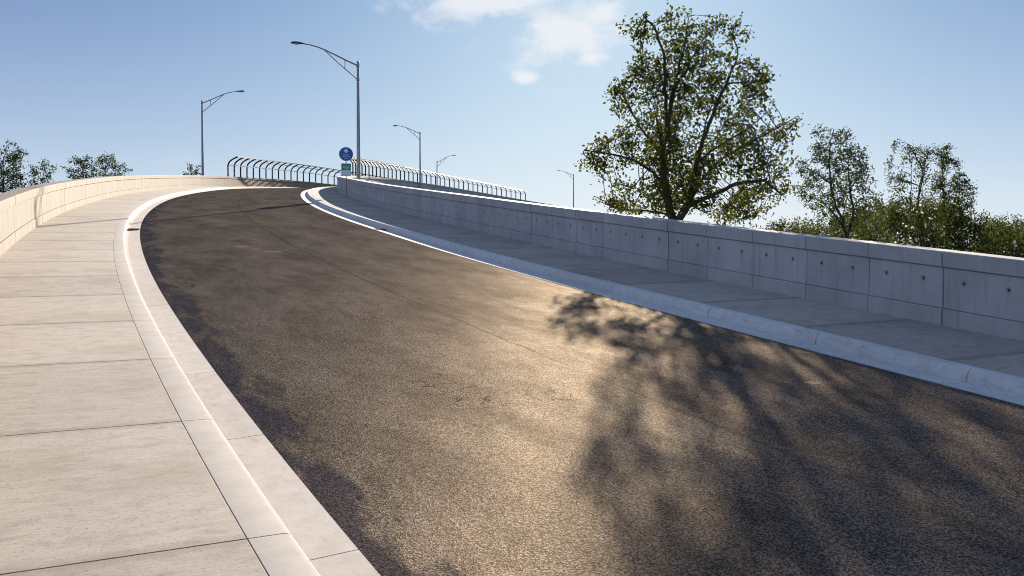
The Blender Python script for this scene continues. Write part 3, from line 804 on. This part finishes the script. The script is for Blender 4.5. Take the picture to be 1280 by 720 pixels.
T('slender_tree', 'open-crowned tree with sky between its branches, left half of the farther right pair', GR, 1152, 48,
  c3((310,640),(250,560),(130,560),(90,480),(80,400),(150,380),(140,330),(105,250),(130,220),(85,190),(140,170),(140,90),(190,60),(215,90),(265,75),(280,120),(345,90),(390,100),(370,180),(345,250),(330,330),(330,420),(330,560)),
  [c3((310,640),(305,560),(287,420),(290,310),(315,220),(340,110)), c3((305,560),(240,480),(222,400),(220,280),(210,180),(185,100)), c3((290,310),(250,280),(220,270)), c3((287,360),(300,230),(250,170),(200,100)), c3((235,470),(160,460),(100,430)), c3((220,300),(170,260),(110,250))], 22, M['leaf2'], .115, 12, dens=6.5)
T('slender_tree', 'denser tree overlapping the right side of the open-crowned tree', GR, 1182, 50,
  c3((430,690),(350,640),(340,480),(350,330),(380,250),(375,150),(395,95),(425,95),(430,140),(490,170),(505,220),(490,260),(540,295),(585,305),(570,350),(555,400),(560,450),(540,520),(520,620)),
  [c3((435,640),(430,500),(420,350),(410,220),(405,110)), c3((430,520),(480,430),(560,340)), c3((428,450),(380,350),(370,260)), c3((425,400),(460,300),(490,220)), c3((432,560),(490,520),(540,470))], 23, M['leaf2'], .12, 22, dens=15)
T('small_tree', 'low feathery tree rising over the hedge near the right edge', GR, 1232, 56,
  [(1228,320),(1210,300),(1212,280),(1222,272),(1228,262),(1236,266),(1242,272),(1250,274),(1262,282),(1262,300),(1250,318)],
  [[(1232,310),(1231,290),(1230,270)], [(1232,300),(1244,285),(1256,280)]], 26, M['leaf2'], .12, 11)
T('small_tree', 'pale green bushy tree between the tallest tree and the slender dark tree', GR, 976, 52,
  [(976,300),(958,292),(956,280),(968,276),(976,272),(986,278),(996,284),(996,296)], [[(976,300),(976,285),(977,276)]], 27, M['leaf3'], .13, 13)
T('flowering_tree', 'small tree with cream blossom in front of the far right pair of trees', 'flowering trees', 1150, 42,
  [(1150,310),(1122,306),(1118,298),(1132,292),(1130,270),(1138,255),(1152,240),(1162,234),(1170,246),(1166,262),(1172,290),(1166,310)],
  [[(1150,308),(1150,285),(1158,250)], [(1150,300),(1138,280),(1136,262)], [(1150,304),(1132,302),(1122,300)]], 24, M['leaf3'], .11, 6, dens=5, extra=blossom)
T('flowering_tree', 'cream flowering bush at the right edge beyond the wall', 'flowering trees', 1276, 40,
  [(1276,330),(1256,322),(1258,304),(1270,296),(1284,298),(1298,306),(1298,326)], [[(1276,320),(1276,304)], [(1276,316),(1264,308)], [(1276,316),(1288,308)]], 25, M['leaf3'], .11, 6, dens=6, extra=blossom)
d1 = lambda *p: cr(0, 170, 9, p); d2 = lambda *p: cr(70, 180, 11.64, p)
T('grove_tree', 'dark leafy tree at the far left edge behind the cream wall', GL_, 8, 62,
  d1((60,800),(-160,760),(-260,500),(-220,250),(-120,120),(0,140),(40,180),(80,130),(125,85),(180,110),(240,170),(290,130),(285,180),(240,220),(320,240),(280,300),(340,330),(390,320),(400,400),(420,460),(380,560),(260,700)),
  [d1((60,720),(65,500),(75,300),(130,110)), d1((65,560),(220,440),(215,260),(280,150)), d1((62,650),(150,520),(330,400),(380,340)), d1((65,520),(-60,400),(-180,250)), d1((64,600),(-90,560),(-210,500))], 31, M['leaf4'], .15, 11, dens=6)
T('grove_tree', 'narrow tree beside the leafy tree at the far left edge', GL_, 56, 64,
  d1((500,700),(400,600),(390,490),(440,460),(430,390),(470,370),(480,280),(540,250),(580,290),(610,350),(600,420),(610,480),(600,620)),
  [d1((505,640),(500,500),(520,360),(540,270)), d1((500,520),(450,440),(440,400)), d1((505,500),(570,430),(600,360))], 32, M['leaf4'], .15, 11, dens=6)
T('grove_tree', 'round-topped tree peeping over the cream wall, left of a close pair', GL_, 106, 72,
  d2((400,700),(240,640),(210,470),(280,440),(180,410),(100,390),(120,350),(230,380),(290,340),(240,290),(290,240),(340,250),(190,155),(260,190),(350,220),(430,190),(550,190),(500,240),(480,300),(600,340),(690,400),(700,600),(560,700)),
  [d2((420,650),(420,480),(400,330),(330,240)), d2((420,500),(300,420),(130,370)), d2((420,430),(450,280),(530,200)), d2((425,560),(560,450),(660,400)), d2((400,330),(300,260),(215,170))], 33, M['leaf4'], .15, 13, dens=8)
T('grove_tree', 'spreading tree peeping over the cream wall, right of a close pair', GL_, 138, 76,
  d2((780,700),(700,560),(700,400),(640,320),(590,220),(660,220),(680,180),(780,160),(820,170),(870,210),(860,260),(990,230),(1050,290),(980,340),(1090,350),(1040,390),(960,430),(950,600)),
  [d2((770,640),(745,480),(740,340),(770,180)), d2((742,400),(660,300),(610,230)), d2((750,500),(880,400),(980,270)), d2((750,520),(900,440),(1070,360)), d2((742,360),(800,280),(860,220))], 34, M['leaf4'], .15, 12, dens=8)
T('grove_tree', 'small sapling top showing over the cream wall beside the lamp pole', GL_, 241, 96,
  [(241,250),(232,236),(230,222),(228,216),(234,214),(234,208),(238,204),(243,207),(249,206),(250,213),(256,217),(252,230),(250,244)],
  [[(241,240),(241,222),(238,207)], [(241,224),(247,215),(250,210)], [(241,228),(234,218),(230,216)]], 35, M['leaf4'], .18, 8, dens=5)

# undergrowth beyond the right wall, reading as one green mass
def thicket():
    r = random.Random(5); pos = []
    for i in range(160):
        az = r.uniform(.255, .66); D = r.uniform(46, 66); x = az*D
        px = 640+az*FPX; top = np.interp(px, [930, 985, 1010, 1050, 1085, 1120, 1190, 1215, 1290, 1400], [299, 282, 287, 276, 258, 252, 256, 277, 286, 286])+r.uniform(-3, 16)
        H = max(1.6, (HZ-top)/FPX*D+ZO); W = r.uniform(.7, 1.3)
        lobes = [(x+r.gauss(0, W*.6), D+r.gauss(0, W*.6), H*r.uniform(.35, .9), W*r.uniform(.35, .75)) for _ in range(9)]+[(x, D, H*.9, .5)]
        for lx, ly, lz, lr in lobes:
            for _ in range(70):
                v = Vector((r.gauss(0, 1), r.gauss(0, 1), r.gauss(0, 1))).normalized()*lr*r.uniform(.45, 1.12)
                pos.append((lx+v.x, ly+v.y, max(.1, lz+v.z*1.2)))
        for _ in range(10):      # sprays standing out of the top
            sx, sy = x+r.gauss(0, W*.5), D+r.gauss(0, W*.5); hh = r.uniform(.3, 1.1)
            for k in range(9): pos.append((sx+r.gauss(0, .07), sy+r.gauss(0, .07), H*.95+hh*k/9))
    o = leaves_mesh(np.array(pos), .15, 'undergrowth', M['leaf3'], None, droop=-.2, narrow=.5, seed=9)
    tag(o, 'mass of green bushes growing beyond the right wall under the slender trees', 'undergrowth', kind='stuff')
thicket()

# ------------------------------------------------------------------ ground
N = 60; L = 2500.0
g = np.linspace(-1, 1, N); g = np.sign(g)*np.abs(g)**2.2*L
vs = [(x, y, -.02+.05*math.sin(x*.09)*math.cos(y*.07)) for x in g for y in g]
fs = [(i*N+j, (i+1)*N+j, (i+1)*N+j+1, i*N+j+1) for i in range(N-1) for j in range(N-1)]
tag(mesh_obj('ground', vs, fs, M['ground'], None, True), 'flat grassy ground spreading to the horizon', 'ground', kind='structure')

# ------------------------------------------------------------------ sky, sun, camera
AZ, EL = 6.7, 18.0
w = bpy.data.worlds.new('World'); scene.world = w; w.use_nodes = True
t = w.node_tree; t.nodes.clear()
class WN(NT):
    def __init__(s, tree): s.t = tree
q = WN(t)
out = q.n('ShaderNodeOutputWorld'); bg = q.n('ShaderNodeBackground')
sky = q.n('ShaderNodeTexSky', sky_type='NISHITA'); sky.sun_disc = False
sky.sun_elevation = R_(EL); sky.sun_rotation = R_(AZ); sky.altitude = 50; sky.air_density = 0.5; sky.dust_density = 0.4; sky.ozone_density = 1.2
co = q.n('ShaderNodeTexCoord').outputs['Generated']; x = q.n('ShaderNodeSeparateXYZ'); q.put(x.inputs[0], co)
az = q.math('ARCTAN2', x.outputs[0], x.outputs[1]); el = q.math('ARCSINE', x.outputs[2])
p = q.vec(az, el, 0)
n1 = q.noise(q.scaled(p, (1, 1.7, 1)), 14, 7, .6, .3); n2 = q.noise(q.scaled(p, (1, 2.6, 1)), 3.2, 6, .62)
def puff(px, py, rx, ry):
    a0 = math.atan2(px-640, FPX); e0 = math.atan2(HZ-py, math.hypot(FPX, px-640))
    a = q.math('DIVIDE', q.math('SUBTRACT', az, a0), rx/FPX); b = q.math('DIVIDE', q.math('SUBTRACT', el, e0), ry/FPX)
    d = q.math('SQRT', q.math('ADD', q.math('MULTIPLY', a, a), q.math('MULTIPLY', b, b)))
    d = q.math('ADD', d, q.remap(n1, .25, .75, 1.0, -1.0))
    return q.smooth(d, 1.4, .1)
m = puff(700, 50, 78, 32)
for a in ((755, 18, 42, 34), (610, 6, 92, 26), (658, 99, 19, 9), (738, 76, 26, 12)): m = q.math('MAXIMUM', m, puff(*a))
wisp = q.math('MULTIPLY', q.smooth(n2, .56, .78), .28)
m2 = q.math('ADD', q.math('MULTIPLY', m, .82), wisp, clamp=True)
EXPO = 1.85; K = 1/(.05*2**EXPO)               # radiance that just reaches white
sep = q.n('ShaderNodeSeparateColor'); q.put(sep.inputs[0], sky.outputs[0]); ch = []
for i, k in enumerate((.043, .077, .128)):     # soft shoulder: a clear sky whose glow round the sun does not burn out
    e = q.math('EXPONENT', q.math('MULTIPLY', sep.outputs[i], -k)); ch.append(q.math('MULTIPLY', q.math('SUBTRACT', 1, e), K))
cc = q.n('ShaderNodeCombineColor')
for i in range(3): q.put(cc.inputs[i], ch[i])
hz = q.math('MULTIPLY', q.math('EXPONENT', q.math('MULTIPLY', q.math('MAXIMUM', el, 0), -1/R_(8.5))), .86)
c = q.mix(hz, cc.outputs[0], (.86*K, .885*K, .92*K))
back_fill = q.math('MULTIPLY', q.smooth(n2, .36, .62), q.smooth(x.outputs[1], .3, -.15))   # unseen bluish cloud added behind the view to fill the shade
c = q.mix(q.math('MULTIPLY', back_fill, .85), c, (.62*K, .83*K, 1.24*K))
c = q.mix(m2, c, (.90*K, .91*K, .935*K))
q.put(bg.inputs[0], c); bg.inputs[1].default_value = .05
t.links.new(bg.outputs[0], out.inputs[0])

sun = bpy.data.lights.new('sun', 'SUN'); sun.energy = 4.0; sun.angle = R_(.6); sun.color = (1, .86, .68)
so = link(bpy.data.objects.new('sun', sun))
d = Vector((math.sin(R_(AZ))*math.cos(R_(EL)), math.cos(R_(AZ))*math.cos(R_(EL)), math.sin(R_(EL))))
so.rotation_euler = d.to_track_quat('Z', 'Y').to_euler()

cam = bpy.data.cameras.new('camera'); cam.sensor_width = 36; cam.lens = 36*FPX/1280; cam.clip_end = 6000; cam.clip_start = .1
co_ = link(bpy.data.objects.new('camera', cam)); co_.location = (0, 0, ZO); co_.rotation_euler = (R_(90-1.8767), 0, 0)
scene.camera = co_
vw = scene.view_settings; vw.view_transform = 'Standard'; vw.look = 'None'; vw.gamma = 1; vw.use_curve_mapping = False; vw.exposure = EXPO
scene.cycles.filter_width = 1.0; scene.cycles.max_bounces = 6; scene.cycles.transparent_max_bounces = 12
